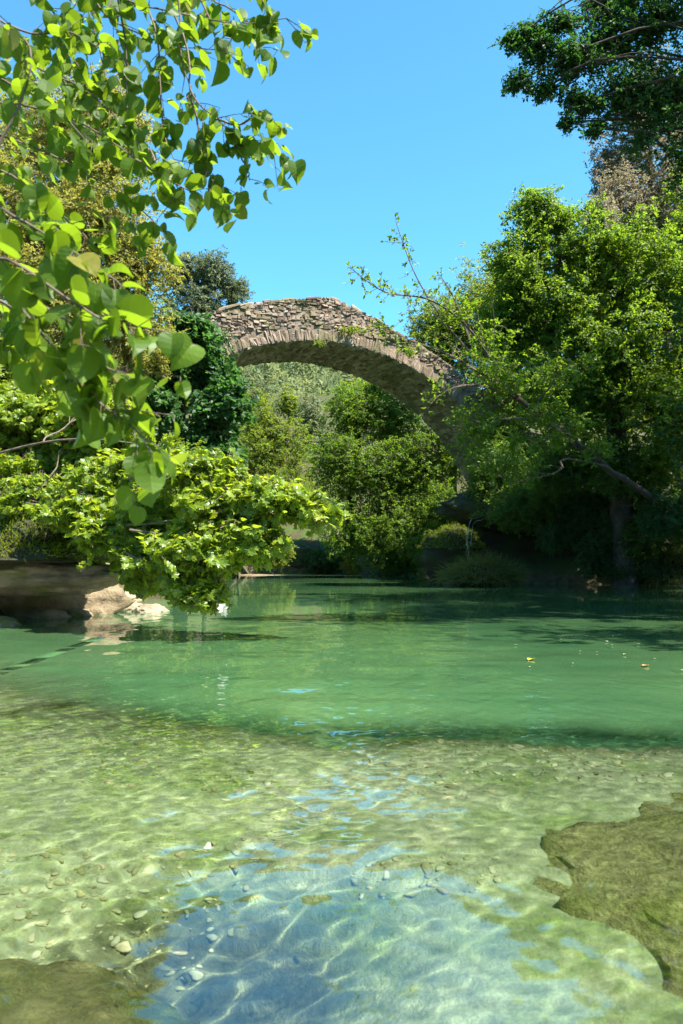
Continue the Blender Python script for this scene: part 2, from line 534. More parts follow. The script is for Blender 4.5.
def stones(cells, name, mat, prot):
    """cells: (k,4,3) corner rings with the face normal; each becomes a pillow of stone standing proud of the mortar"""
    C = np.asarray([c[0] for c in cells])
    nn = np.asarray([c[1] for c in cells])
    k = len(C)
    mid = C.mean(1, keepdims=True)
    pr = rb.uniform(prot[0], prot[1], (k, 1, 1))
    C = mid + (C - mid) * rb.uniform(.97, 1.12, (k, 4, 1)) + rb.normal(0, .017, C.shape)
    ins = mid + (C - mid) * rb.uniform(.66, .9, (k, 4, 1))
    tilt = rb.normal(0, .3, (k, 4, 1))
    top = ins + nn[:, None] * pr * (1 + tilt)
    low = C + nn[:, None] * pr * .45
    V = np.concatenate([C - nn[:, None] * .03, low, top], 1).reshape(-1, 3)
    B = np.arange(k)[:, None] * 12
    F = []
    for j in range(4):
        j2 = (j + 1) % 4
        F.append(np.hstack([B + j, B + j2, B + 4 + j2, B + 4 + j]))
        F.append(np.hstack([B + 4 + j, B + 4 + j2, B + 8 + j2, B + 8 + j]))
    F.append(np.hstack([B + 8, B + 9, B + 10, B + 11]))
    mb = MB()
    mb.add(V, F, np.repeat(rb.random(k), 12))
    mb.build(name, mat, bridge, BO)

def face_cells(vv, sgn):
    ring, wall = [], []
    nv = bv * sgn
    # arch ring of thin upright slabs
    a0, a1 = math.acos(-.985), math.acos(.985)
    a = a1
    while a < a0:
        da = rb.uniform(.06, .15) / BR
        h = rb.uniform(.2, .46)
        q = []
        for aa, rr in ((a, BR), (a + da, BR), (a + da, BR + h), (a, BR + h)):
            uu, zz = BC + rr * math.cos(aa), BZ + rr * math.sin(aa)
            q.append(bp(np.array(uu), np.array(vv), np.array(zz)))
        if BZ + (BR + h) * math.sin(a) < top_z(BC + (BR + h) * math.cos(a)):
            ring.append((np.array(q), nv))
        a += da
    z = -.4
    while z < 10:
        hh = rb.uniform(.06, .13)
        u = -11.5 + rb.uniform(0, .2)
        while u < 12:
            ww = rb.uniform(.07, .24)
            uc, zc = u + ww / 2, z + hh / 2 + rb.normal(0, .02) + .08 * math.sin(u * 1.7 + z)
            if math.hypot(uc - BC, zc - BZ) > BR + .46 and zc + hh * .3 < top_z(uc) - .02:
                q = [bp(np.array(uc + sx * ww / 2), np.array(vv), np.array(zc + sz * hh / 2)) for sx, sz in ((-1, -1), (1, -1), (1, 1), (-1, 1))]
                wall.append((np.array(q), nv))
            u += ww
        z += hh
    return ring, wall
for vv, sg in ((0., -1), (BW, 1)):
    ring, wall = face_cells(vv, sg)
    stones(ring, 'arch_ring', M['rubble'], (.012, .035))
    stones(wall, 'spandrel_wall', M['rubble'], (.012, .06))
# barrel underside, coursed along the span
cells = []
v = 0.03
a = .18
while a < math.pi - .18:
    da = rb.uniform(.1, .19) / BR
    v = 0.02 - rb.uniform(0, .3)
    while v < BW:
        ww = rb.uniform(.2, .55)
        va, vb = max(v, .02), min(v + ww, BW - .02)
        if vb - va > .05:
            q = [bp(np.array(BC + BR * math.cos(x)), np.array(y), np.array(BZ + BR * math.sin(x))) for x, y in ((a, va), (a, vb), (a + da, vb), (a + da, va))]
            nn = -(bu * math.cos(a) + np.array([0, 0, 1.]) * math.sin(a))
            cells.append((np.array(q), nn))
        v += ww
    a += da
stones(cells, 'arch_barrel', M['barrel'], (.02, .07))
# rough coping along both edges and the worn deck between
for vv in (.22, BW - .22):
    cells = []
    u = -11.5
    while u < 12:
        ww = rb.uniform(.2, .5)
        hv = rb.uniform(.18, .26)
        q = [bp(np.array(x), np.array(vv + y), top_z(np.array(x)) - .05) for x, y in ((u, -hv), (u + ww, -hv), (u + ww, hv), (u, hv))]
        cells.append((np.array(q), np.array([0, 0, 1.])))
        u += ww
    stones(cells, 'coping', M['rubble'], (.04, .1))
cells = []
u = -11.5
while u < 12:
    v = .46
    ww = rb.uniform(.2, .4)
    while v < BW - .5:
        hv = rb.uniform(.2, .45)
        q = [bp(np.array(x), np.array(y), top_z(np.array(x)) - .05) for x, y in ((u, v), (u + ww, v), (u + ww, v + hv), (u, v + hv))]
        cells.append((np.array(q), np.array([0, 0, 1.])))
        v += hv
    u += ww
stones(cells, 'deck', M['rubble'], (.01, .04))

# ------------------------------------------------------------------ plants
def leaf_template(kind):
    """x across, y along, z out of the leaf; returns verts and faces"""
    if kind == 'small':
        V = [(0, 0, 0), (.3, .45, .1), (0, 1, -.06), (-.3, .45, .1)]
        return np.array(V), [np.array([(0, 1, 2), (0, 2, 3)])]
    if kind == 'round':
        V = [(0, 0, 0), (.3, .12, .07), (.43, .45, .11), (.25, .8, .03), (0, 1.02, -.12), (-.25, .8, .03), (-.43, .45, .11), (-.3, .12, .07), (0, .45, 0)]
        return np.array(V), [np.array([(0, 1, 2, 8), (8, 2, 3, 4), (0, 8, 6, 7), (8, 4, 5, 6)])]
    if kind == 'lobed':
        half = [(.3, -.04, .05), (.29, .17, .08), (.53, .32, .1), (.36, .48, .09), (.4, .76, .02), (.15, .74, .03)]
        V = [(0, 0, 0)] + half + [(0, 1.06, -.12)] + [(-a, b, c) for a, b, c in half[::-1]] + [(0, .42, 0)]
        return np.array(V), [np.array([(14, 0, 1, 2), (14, 2, 3, 4), (14, 4, 5, 6), (14, 6, 7, 8), (14, 8, 9, 10), (14, 10, 11, 12), (14, 12, 13, 0)])]
    if kind == 'narrow':
        V = [(0, 0, 0), (.14, .4, .05), (0, 1, -.1), (-.14, .4, .05)]
        return np.array(V), [np.array([(0, 1, 2), (0, 2, 3)])]
    if kind == 'blade':
        V = [(-.018, 0, 0), (.018, 0, 0), (.014, .5, .12), (-.014, .5, .12), (.002, 1, -.1), (-.002, 1, -.1)]
        return np.array(V), [np.array([(0, 1, 2, 3), (3, 2, 4, 5)])]
    if kind == 'heart':
        half = [(.16, -.07, .02), (.37, -.01, .06), (.5, .18, .09), (.52, .42, .09), (.46, .64, .06), (.32, .82, .0), (.12, .94, -.07)]
        mid = [(0, .0, 0), (0, .2, -.01), (0, .42, -.015), (0, .62, -.03), (0, .8, -.06), (0, 1.02, -.14)]
        V = list(half) + [(-a, b, c) for a, b, c in half] + mid
        F4, F3 = [], []
        for o, fl in ((0, 1), (7, -1)):
            m = 14
            quads = [(m, o, o + 1, m + 1), (m + 1, o + 1, o + 2, m + 1), (m + 1, o + 2, o + 3, m + 2), (m + 2, o + 3, o + 4, m + 3), (m + 3, o + 4, o + 5, m + 4), (m + 4, o + 5, o + 6, m + 5)]
            for q in quads:
                q = list(dict.fromkeys(q))
                if fl < 0: q = q[::-1]
                (F4 if len(q) == 4 else F3).append(q)
        return np.array(V, float), [np.array(F4), np.array(F3)]
TPL = {k: leaf_template(k) for k in ('small', 'round', 'lobed', 'narrow', 'blade', 'heart')}

def put_leaves(mb, pos, ax, nr, size, kind, tint, curl=None):
    T, F = TPL[kind]
    ax = nrm(ax)
    nr = nrm(nr - ax * (nr * ax).sum(-1, keepdims=True))
    sx = np.cross(ax, nr)
    size = np.broadcast_to(size, (len(pos),))
    Tz = T[None, :, 2]
    if curl is not None:
        Tz = Tz * curl[:, None] - (curl[:, None] - 1) * .12 * T[None, :, 1] ** 2
    V = pos[:, None] + size[:, None, None] * (T[None, :, 0:1] * sx[:, None] + T[None, :, 1:2] * ax[:, None] + Tz[..., None] * nr[:, None])
    k, m = len(pos), len(T)
    B = (np.arange(k) * m)[:, None, None]
    mb.add(V.reshape(-1, 3), [(f[None] + B).reshape(-1, f.shape[1]) for f in F], np.repeat(tint, m), (np.tile(T[:, 0], k), np.tile(T[:, 1], k)) if kind == 'heart' else None)

UP = np.array([0, 0, 1.])
DENS = 2.3
def sprays(fol, tw, rng, cen, rad, n, L, per, kind, leaf_per_size=1., droop=.25, shell=.45, gap=.0, hub=None, tr=.004, lift=.75, seedoff=0.):
    """leafy twigs filling an ellipsoid, denser toward its skin, with gaps"""
    d = nrm(rng.normal(size=(n * 2, 3)))
    fr = rng.random(n * 2) ** shell
    wob = (1 + 1.0 * fbm(d * 2.1 + cen * .37 + seedoff, 4)) * (1 + .3 * (rng.random(n * 2) ** 4))
    p = cen + d * fr[:, None] * rad * wob[:, None]
    if gap > 0:
        keep = fbm(p * (1.1 / max(rad.mean() ** .5, .5)) + seedoff, 3) > (-.28 + gap)
        p, d = p[keep], d[keep]
    p, d = p[:n], d[:n]
    n = len(p)
    if n == 0: return
    ln = L * per * rng.uniform(.3, .6, n) * .55
    dirn = nrm(d * .9 + rng.normal(0, .55, (n, 3)) + np.array([0, 0, .15 - droop]))
    p0 = p - dirn * ln[:, None]
    t = (np.arange(per) + .6) / per
    tt = t[None] + rng.uniform(-.03, .03, (n, per))
    sag = -(droop * .6) * tt ** 2 * ln[:, None]
    pos = p0[:, None] + dirn[:, None] * (tt * ln[:, None])[..., None] + UP * sag[..., None]
    side = nrm(np.cross(dirn, UP + rng.normal(0, .35, (n, 3))))
    sg = np.where(np.arange(per) % 2 == 0, 1., -1.)
    ax = dirn[:, None] * .55 + side[:, None] * sg[None, :, None] + rng.normal(0, .4, (n, per, 3)) + UP * (-.25)
    nr_ = UP * lift + d[:, None] * .6 + rng.normal(0, .62 if kind == 'lobed' else .45, (n, per, 3))
    sz = L * rng.uniform(.6, 1.2, (n, per))
    tint = np.clip(rng.normal(.45, .2, (n, per)) + rng.normal(0, .14, (n, 1)), 0, 1)
    pos = pos + nrm(ax) * (L * .12)
    put_leaves(fol, pos.reshape(-1, 3), ax.reshape(-1, 3), nr_.reshape(-1, 3), sz.ravel(), kind, tint.ravel())
    # the twig itself: a thin three sided sliver
    u = side * tr
    v = nrm(np.cross(dirn, side)) * tr
    a0 = p0 - dirn * (ln * .12)[:, None]
    e = p0 + dirn * ln[:, None] + UP * (-(droop * .6) * ln)[:, None]
    T = np.stack([a0 + u, a0 - u * .5 + v, a0 - u * .5 - v, e + u * .3, e - u * .15 + v * .3, e - u * .15 - v * .3], 1).reshape(-1, 3)
    B = np.arange(n)[:, None] * 6
    tw.add(T, [np.hstack([B + i, B + (i + 1) % 3, B + 3 + (i + 1) % 3, B + 3 + i]) for i in range(3)], .5)

def wig(a, b, n, rng, amp, arch=0.):
    c = a + (b - a) * np.linspace(0, 1, n)[:, None]
    L = np.linalg.norm(b - a)
    o = rng.normal(0, 1, (n, 3)) * amp * L
    o[0] = o[-1] = 0
    c = c + o
    c[:, 2] += arch * L * np.sin(np.linspace(0, np.pi, n))
    return curve(c, n * 2)

def plant(name, label, cat, trunk, lobes, leaf, L, kind='small', per=12, bark='bark', seed=0, group=None, droop=.25, shell=.45, gap=.12,
          crown='crown', stem='trunk', lift=.5, limb_r=.4, nsub=5, depth=.8, extra=None, tr=None, dens=DENS, rooted=True, hubs=()):
    """trunk: [(px,py,Y,radius)] from the ground up; lobes: (px,py,Y,rx px,rz px,twigs)"""
    rng = np.random.default_rng(seed + 100)
    tp = np.array([P(a, b_, c) for a, b_, c, _ in trunk])
    trd = np.array([q[3] for q in trunk])
    gz = float(ground_z(tp[0][0], tp[0][1]))
    if rooted and tp[0][2] > gz:
        tp = np.vstack([[tp[0][0], tp[0][1], gz - .15], tp])
        trd = np.concatenate([[trd[0] * 1.3], trd])
    base = tp[0].copy()
    root = empty(name, base.tolist(), label, cat, group)
    fol, tw, tk = MB(), MB(), MB()
    n = len(tp) * 5
    c = curve(tp, n)
    c[1:-1] += rng.normal(0, .02, (n - 2, 3))
    tk.tube(c, np.interp(np.linspace(0, 1, n), np.linspace(0, 1, len(trd)), trd), 9)
    tk.build(stem, M[bark], root, base, True)
    hub = [curve([P(*k) for k in pts], 22) for pts in hubs]
    for q in hub:
        tw.tube(q, np.linspace(.02, .005, len(q)), 6, .5)
    cc = np.concatenate([c] + hub)
    for i, lb in enumerate(lobes):
        px, py, Y, rx, rz, ns = lb[:6]
        cen = P(px, py, Y)
        rad = np.array([rx * Y / FPX, rx * Y / FPX * depth, rz * Y / FPX])
        dd = np.linalg.norm(cc - cen, axis=1) + (2.5 if not hub else .3) * np.maximum(cc[:, 2] - cen[2] + .1 * rad[2], 0)
        dd[:2] += 1
        k = int(np.argmin(dd))
        r0 = np.interp(k / (n - 1), np.linspace(0, 1, len(trd)), trd) * limb_r if k < n else .009
        lim = wig(cc[k], cen, 6, rng, .06, .06)
        tw.tube(lim, np.linspace(max(r0, .012), max(r0 * .4, .008), len(lim)), 6, .5)
        for s in range(nsub):
            q = lim[rng.integers(len(lim) // 2, len(lim))]
            e = cen + nrm(rng.normal(size=3)) * rad * rng.uniform(.45, .8)
            sub = wig(q, e, 4, rng, .06, .04)
            tw.tube(sub, np.linspace(max(r0 * .4, .007), .004, len(sub)), 4, .5)
        sprays(fol, tw, rng, cen, rad, int(ns * dens), L, per, kind, droop=droop, shell=shell, gap=gap, lift=lift, tr=tr or L * .045, seedoff=seed * 3.7)
    if extra: extra(fol, tw, rng, c)
    tw.build('branches' if stem == 'trunk' else 'twigs', M['bark_dark' if bark == 'bark_dark' else 'twig'], root, base)
    fol.build(crown, M[leaf], root, base)
    return root

# --- left bank -------------------------------------------------------------------------
plant('broadleaf_tree', 'tall pale yellow-green tree with dry straw-coloured tufts, behind the drooping linden branch', 'tree',
      [(40, 560, 19, .25), (55, 420, 19, .2), (75, 250, 19, .14), (95, 120, 19, .06)],
      [(60, 130, 19, 60, 50, 330), (115, 130, 18.5, 45, 55, 300), (20, 210, 18, 60, 60, 380), (95, 215, 18, 62, 55, 420), (130, 270, 18, 50, 50, 330),
       (50, 300, 17.5, 70, 60, 450), (-50, 170, 19, 80, 110, 350), (130, 340, 18, 50, 45, 300), (10, 380, 17, 60, 50, 300)],
      'pale', .085, per=14, seed=1, gap=.08)
plant('broadleaf_tree', 'tall green tree filling the gap behind the pale straw-tufted tree', 'tree',
      [(10, 560, 27, .3), (15, 330, 27, .22), (20, 130, 27, .08)],
      [(20, 130, 27, 60, 60, 350), (90, 170, 26, 60, 60, 400), (30, 260, 26, 80, 70, 450), (110, 300, 26, 55, 60, 350), (150, 380, 26, 60, 60, 350), (-80, 200, 27, 90, 130, 350), (60, 420, 25, 90, 60, 400)],
      'sunny', .1, per=13, seed=2, gap=.05)
plant('broadleaf_tree', 'grey-green tree showing above the left end of the bridge', 'tree',
      [(195, 560, 48, .3), (198, 400, 48, .22), (205, 290, 48, .08)],
      [(185, 275, 48, 22, 24, 200), (212, 272, 48, 22, 22, 220), (235, 290, 48, 16, 15, 120), (205, 305, 48, 34, 24, 260), (180, 330, 48, 30, 30, 160)],
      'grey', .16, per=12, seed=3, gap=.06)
plant('broadleaf_tree', 'dark blue-green broad-leaved tree against the left end of the arch', 'tree',
      [(180, 560, 22, .2), (178, 470, 22, .16), (185, 360, 22, .06)],
      [(170, 370, 22, 38, 34, 260), (205, 365, 21.5, 30, 30, 200), (185, 420, 21.5, 52, 40, 360), (225, 410, 21, 28, 36, 220), (215, 455, 21, 32, 30, 180), (150, 440, 21.5, 50, 50, 240), (205, 335, 22, 25, 16, 110), (185, 328, 21.5, 26, 18, 160), (160, 345, 21.5, 34, 24, 160)],
      'blue', .15, kind='round', per=10, seed=4, gap=.27, bark='bark_dark', dens=1.7, lift=.25)
plant('shrub', 'sunny yellow-green shrub under the dark blue-green tree on the left shore', 'shrub',
      [(205, 560, 19, .05), (200, 500, 19, .03)],
      [(175, 480, 18.5, 50, 40, 240), (220, 520, 18, 40, 40, 240), (140, 530, 17.5, 60, 45, 260)],
      'sunny', .1, per=12, seed=5, crown='foliage', stem='stem')

# --- seen through the arch --------------------------------------------------------------
plant('broadleaf_tree', 'airy pale yellow tree seen through the arch, left of the darker riverside tree', 'tree',
      [(282, 568, 47, .22), (285, 480, 47, .15), (290, 400, 47, .05)],
      [(262, 425, 47, 24, 32, 200), (285, 450, 47, 34, 36, 300), (270, 500, 46, 36, 36, 300), (305, 500, 46, 30, 36, 240), (288, 402, 47, 12, 16, 60), (255, 460, 46, 24, 40, 200)],
      'sunny', .15, per=12, seed=6, gap=.1)
plant('broadleaf_tree', 'tall pale green tree on the far slope beyond the airy yellow tree', 'tree',
      [(312, 560, 70, .3), (315, 470, 70, .2), (318, 400, 70, .08)],
      [(310, 420, 70, 22, 30, 220), (325, 450, 70, 30, 36, 260), (300, 470, 70, 34, 40, 260), (255, 400, 75, 26, 30, 220), (240, 450, 72, 40, 50, 260)],
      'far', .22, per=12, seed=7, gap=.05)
plant('broadleaf_tree', 'leafy riverside tree under the right half of the arch, sunlit on its right side', 'tree',
      [(352, 572, 38, .24), (350, 500, 38, .18), (362, 420, 38, .08)],
      [(352, 410, 38, 28, 30, 320), (392, 420, 38, 34, 36, 420), (340, 465, 37.5, 32, 40, 420), (385, 480, 37, 40, 42, 520), (425, 470, 36.5, 36, 44, 460), (360, 530, 37, 44, 36, 420), (440, 520, 35.5, 34, 40, 380), (405, 535, 36, 44, 36, 420), (375, 390, 38.5, 16, 14, 80)],
      'bright', .12, per=13, seed=8, gap=.08, bark='bark_dark')
plant('broadleaf_tree', 'bright yellow-green tree rising behind the right flank of the bridge', 'tree',
      [(455, 560, 37, .2), (452, 430, 37, .15), (450, 330, 37, .06)],
      [(438, 330, 37, 34, 34, 380), (470, 340, 37, 40, 50, 420), (430, 365, 37, 26, 24, 200), (500, 300, 37, 50, 50, 420), (540, 330, 36, 60, 80, 500), (455, 440, 36.5, 30, 50, 300), (500, 390, 36, 34, 34, 240)],
      'sunny', .13, per=13, seed=9, gap=.06)
for i, (px, py, Y, rx, rz, n_, lf, lab) in enumerate([
        (262, 545, 37, 30, 26, 300, 'sunny', 'sunlit bush on the far shore left of the dark rock hollow'),
        (325, 560, 38.5, 24, 14, 160, 'deep', 'dark low bush at the waterline under the riverside tree'),
        (350, 566, 37.5, 12, 9, 70, 'pale', 'small pale bush at the water edge in front of the riverside tree'),
        (392, 562, 36.5, 26, 14, 170, 'mid', 'green bush leaning over the water under the arch'),
        (440, 552, 33, 28, 26, 260, 'mid', 'mid-green bush beside the right foot of the arch'),
        (238, 520, 34, 24, 40, 260, 'sunny', 'upright bright bush at the left foot of the arch')]):
    plant('bush', lab, 'bush', [(px, py + rz * .9, Y, .04), (px + 2, py, Y, .02)], [(px, py, Y, rx, rz, n_), (px + rx * .5, py + rz * .3, Y - .3, rx * .6, rz * .6, n_ * .4)],
          lf, .11, per=11, seed=20 + i, crown='foliage', stem='stem', group='bushes along the far shore')

# --- right bank ------------------------------------------------------------------------
plant('broadleaf_tree', 'big green tree with an ivy-dark trunk standing on the right bank', 'tree',
      [(625, 545, 23, .34), (618, 470, 23, .3), (614, 380, 23, .24), (610, 260, 23, .14), (600, 200, 23, .05)],
      [(540, 215, 22.5, 34, 30, 260), (575, 250, 22.5, 50, 44, 420), (520, 265, 22, 34, 36, 280), (640, 270, 22, 60, 50, 480), (560, 320, 22, 55, 46, 480), (625, 345, 21.5, 60, 46, 480),
       (690, 330, 22, 60, 70, 420), (510, 330, 22.5, 34, 40, 280), (575, 400, 22, 60, 44, 420), (660, 420, 21.5, 60, 60, 480), (760, 300, 23, 80, 110, 420), (700, 220, 23, 60, 50, 300)],
      'bright', .11, per=13, seed=10, gap=.2, bark='bark_dark', dens=2.0)
plant('broadleaf_tree', 'brownish tree with dry pinkish seed tufts at the upper right', 'tree',
      [(690, 545, 27, .28), (672, 380, 27, .2), (655, 220, 27, .12), (645, 120, 27, .05)],
      [(635, 150, 27, 40, 44, 260), (665, 95, 27, 44, 46, 300), (618, 205, 26, 36, 36, 240), (600, 215, 24.5, 22, 24, 110), (645, 110, 27, 30, 30, 120), (610, 185, 27, 20, 30, 110), (608, 160, 27, 22, 30, 100), (680, 170, 26, 30, 50, 160), (670, 215, 26.5, 44, 44, 260), (715, 150, 27, 50, 80, 260)],
      'dry', .1, per=11, seed=11, gap=.2)
plant('broadleaf_tree', 'tall yellow-green tree partly hidden behind the pinkish tufted tree at the right edge', 'tree',
      [(730, 545, 30, .3), (715, 380, 30, .24), (705, 200, 30, .1)],
      [(690, 200, 30, 50, 60, 300), (660, 250, 30, 50, 44, 260), (720, 120, 30, 60, 70, 300), (650, 300, 29.5, 60, 50, 260), (760, 250, 30, 70, 90, 300)],
      'sunny', .12, per=12, seed=16, gap=.07)
plant('broadleaf_tree', 'dense dark green tree behind the big tree on the right bank', 'tree',
      [(560, 540, 29, .3), (556, 400, 29, .22), (560, 280, 29, .1)],
      [(520, 300, 29, 40, 44, 320), (590, 290, 29, 50, 50, 380), (640, 260, 30, 50, 60, 360), (530, 380, 28.5, 50, 50, 380), (600, 400, 28, 60, 60, 380), (680, 380, 28, 70, 80, 400), (500, 440, 29, 34, 44, 260)],
      'sunny', .12, per=12, seed=12, gap=.07)
# leaning tree with thin bare-ended branches over the bridge
def lean_extra(fol, tw, rng, c):
    for pts, nl in (([(560, 432, 18), (505, 385, 17.8), (455, 335, 17.6), (418, 280, 17.5), (397, 226, 17.4)], 40),
                    ([(505, 385, 17.8), (470, 330, 17.4), (430, 300, 17.2), (385, 292, 17), (350, 268, 17)], 44),
                    ([(470, 340, 17.6), (455, 300, 17.6), (440, 275, 17.6)], 18),
                    ([(500, 385, 17.8), (450, 355, 17.3), (410, 340, 17.2), (380, 325, 17.2)], 36),
                    ([(520, 395, 17.8), (470, 385, 17.2), (440, 395, 17), (425, 412, 16.9)], 26),
                    ([(540, 420, 18), (500, 420, 17.4), (470, 440, 17.2), (455, 465, 17.2)], 30)):
        q = curve([P(*k) for k in pts], 26)
        tw.tube(q, np.linspace(.035, .007, 26), 5, .5)
        for s in range(nl):
            o = q[int(26 * (.3 + .7 * rng.random()) - .01)]
            ln = rng.uniform(.15, .5)
            d = nrm(rng.normal(0, 1, 3) + np.array([-.5, 0, .3]))
            e = o + d * ln
            tw.tube(np.array([o, (o + e) / 2 + rng.normal(0, .02, 3), e]), [.006, .005, .003], 3, .5)
            k = rng.integers(5, 10)
            tt = rng.uniform(.3, 1.05, k)
            pos = o + (e - o) * tt[:, None]
            put_leaves(fol, pos, d + rng.normal(0, .7, (k, 3)), UP + rng.normal(0, .5, (k, 3)), .1 * rng.uniform(.6, 1.15, k), 'small', np.clip(rng.normal(.5, .2, k), 0, 1))
plant('leaning_tree', 'slender tree with a pale leaning trunk, its thin branches reaching left across the bridge', 'tree',
      [(745, 580, 22.5, .1), (670, 512, 21.3, .09), (612, 470, 20.2, .085), (560, 430, 19, .07), (510, 395, 17.8, .05)],
      [(440, 355, 17.4, 36, 30, 60), (480, 330, 17.4, 40, 40, 100), (500, 375, 17.2, 40, 26, 80), (470, 430, 17.2, 34, 26, 60), (530, 440, 18.2, 40, 20, 60), (505, 465, 17.4, 40, 26, 70), (560, 365, 18, 40, 26, 60), (572, 428, 18.4, 34, 18, 50), (604, 452, 18.9, 30, 18, 50), (540, 412, 17.8, 26, 16, 36)],
      'bright', .09, per=11, seed=13, gap=.2, dens=1.3, extra=lean_extra)
# oak limb reaching in at the top right
plant('oak_tree', 'dark small-leaved tree whose high branches hang in from the upper right', 'tree',
      [(935, 590, 10.5, .3), (925, 350, 10.5, .26), (885, 150, 10.5, .2), (800, 20, 10.2, .12), (740, 0, 10, .07)],
      [(655, 15, 10, 50, 34, 260), (612, 40, 10, 44, 30, 210), (572, 58, 9.8, 36, 26, 170), (538, 48, 9.8, 24, 22, 90), (518, 82, 9.8, 16, 11, 50), (514, 40, 9.8, 14, 12, 45), (545, 90, 9.8, 20, 10, 50), (560, 22, 9.8, 26, 12, 60), (530, 32, 9.8, 16, 9, 35), (625, 92, 9.9, 44, 32, 200), (580, 102, 9.8, 26, 16, 80), (568, 122, 9.8, 10, 8, 22), (595, 128, 9.8, 14, 10, 30), (670, 90, 10, 46, 44, 240), (690, -30, 10, 60, 40, 200),
       (605, 6, 10, 40, 16, 110), (640, -20, 10, 50, 24, 120), (760, 60, 10.3, 80, 90, 400), (860, -20, 10.5, 110, 110, 500), (880, -120, 12, 170, 150, 700), (1010, -170, 14, 200, 160, 700), (820, -160, 9, 130, 110, 400), (1000, 60, 11, 150, 150, 700), (1080, 140, 13, 130, 140, 600), (900, 120, 13, 100, 120, 500), (655, 140, 10, 34, 26, 90), (690, 160, 10, 30, 40, 100)],  # the big lobes beyond the frame are added to shade the far water
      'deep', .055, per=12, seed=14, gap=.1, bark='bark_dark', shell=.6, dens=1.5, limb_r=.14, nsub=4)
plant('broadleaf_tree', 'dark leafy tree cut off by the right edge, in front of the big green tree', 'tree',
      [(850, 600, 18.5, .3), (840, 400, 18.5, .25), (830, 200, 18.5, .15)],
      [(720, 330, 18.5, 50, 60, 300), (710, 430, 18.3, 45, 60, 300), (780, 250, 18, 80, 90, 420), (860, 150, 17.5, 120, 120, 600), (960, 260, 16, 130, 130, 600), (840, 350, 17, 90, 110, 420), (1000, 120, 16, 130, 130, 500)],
      'deep', .09, per=12, seed=17, gap=.14, bark='bark_dark', dens=1.5)  # added tree; its crown beyond the frame shades the far water
for x_, y_, z_, r_, lab in ((12.2, 9.5, 11.5, 4.6, 'tall unseen tree added for shade on the right bank nearest the camera, outside the right edge'),
                            (13.6, 15.5, 12.5, 4.8, 'tall unseen tree added for shade on the right bank outside the right edge, second from the camera'),
                            (11.5, 12.3, 15.0, 3.6, 'tallest unseen tree added for shade on the right bank, outside the right edge between two others')):
    px_, py_, q = 341.5 + x_ / y_ * FPX, HOR - (z_ - CH) / y_ * FPX, FPX / y_  # unseen trees, added only to cast shade on the far water
    plant('broadleaf_tree', lab, 'tree', [(px_ + 20, 600, y_, .3), (px_ + 5, (py_ + 560) / 2, y_, .24), (px_, py_, y_, .1)],
          [(px_ + q * r_ * a, py_ - q * r_ * b_, y_ + r_ * c, q * r_ * .55, q * r_ * .42, 200) for a, b_, c in ((0, 0, 0), (.55, .1, .1), (-.55, .15, 0), (.1, .1, .6), (0, .1, -.6), (.1, .5, .1), (-.3, -.3, .3), (.4, -.3, -.3))],
          'mid', .17, per=11, seed=int(x_ * 10), gap=.1, dens=.9, group='unseen shade trees added on the right bank')
# undergrowth on the dark bank
for i, (px, py, Y, rx, rz, n_, lf, L_, lab) in enumerate([
        (500, 470, 26.5, 34, 34, 300, 'mid', .11, 'green bush filling the corner where the arch meets the right bank'),
        (535, 505, 25, 44, 26, 320, 'mid', .1, 'green creeper bush hanging over the rock hollow above the grass tussock'),
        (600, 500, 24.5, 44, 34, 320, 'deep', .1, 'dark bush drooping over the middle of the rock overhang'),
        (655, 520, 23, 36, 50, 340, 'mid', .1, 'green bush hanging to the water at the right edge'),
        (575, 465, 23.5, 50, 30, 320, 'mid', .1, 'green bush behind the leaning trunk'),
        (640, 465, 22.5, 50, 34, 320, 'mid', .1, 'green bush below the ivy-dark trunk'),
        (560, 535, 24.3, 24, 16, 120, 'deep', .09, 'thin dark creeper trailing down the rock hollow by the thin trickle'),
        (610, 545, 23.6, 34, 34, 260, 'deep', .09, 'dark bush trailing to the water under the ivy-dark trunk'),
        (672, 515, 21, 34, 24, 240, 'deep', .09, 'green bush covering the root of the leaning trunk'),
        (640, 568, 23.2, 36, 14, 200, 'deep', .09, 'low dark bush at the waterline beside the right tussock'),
        (720, 500, 22, 50, 60, 320, 'mid', .1, 'green bush cut off by the right edge of the picture')]):
    plant('bush', lab, 'bush', [(px + 6, py + rz * .8, Y + .8, .04), (px, py, Y, .02)], [(px, py, Y, rx, rz, n_), (px - rx * .5, py + rz * .4, Y - .3, rx * .5, rz * .6, n_ * .35)],
          lf, L_, per=12, seed=40 + i, crown='foliage', stem='stem', group='bushes on the right bank', droop=.5, rooted=False)

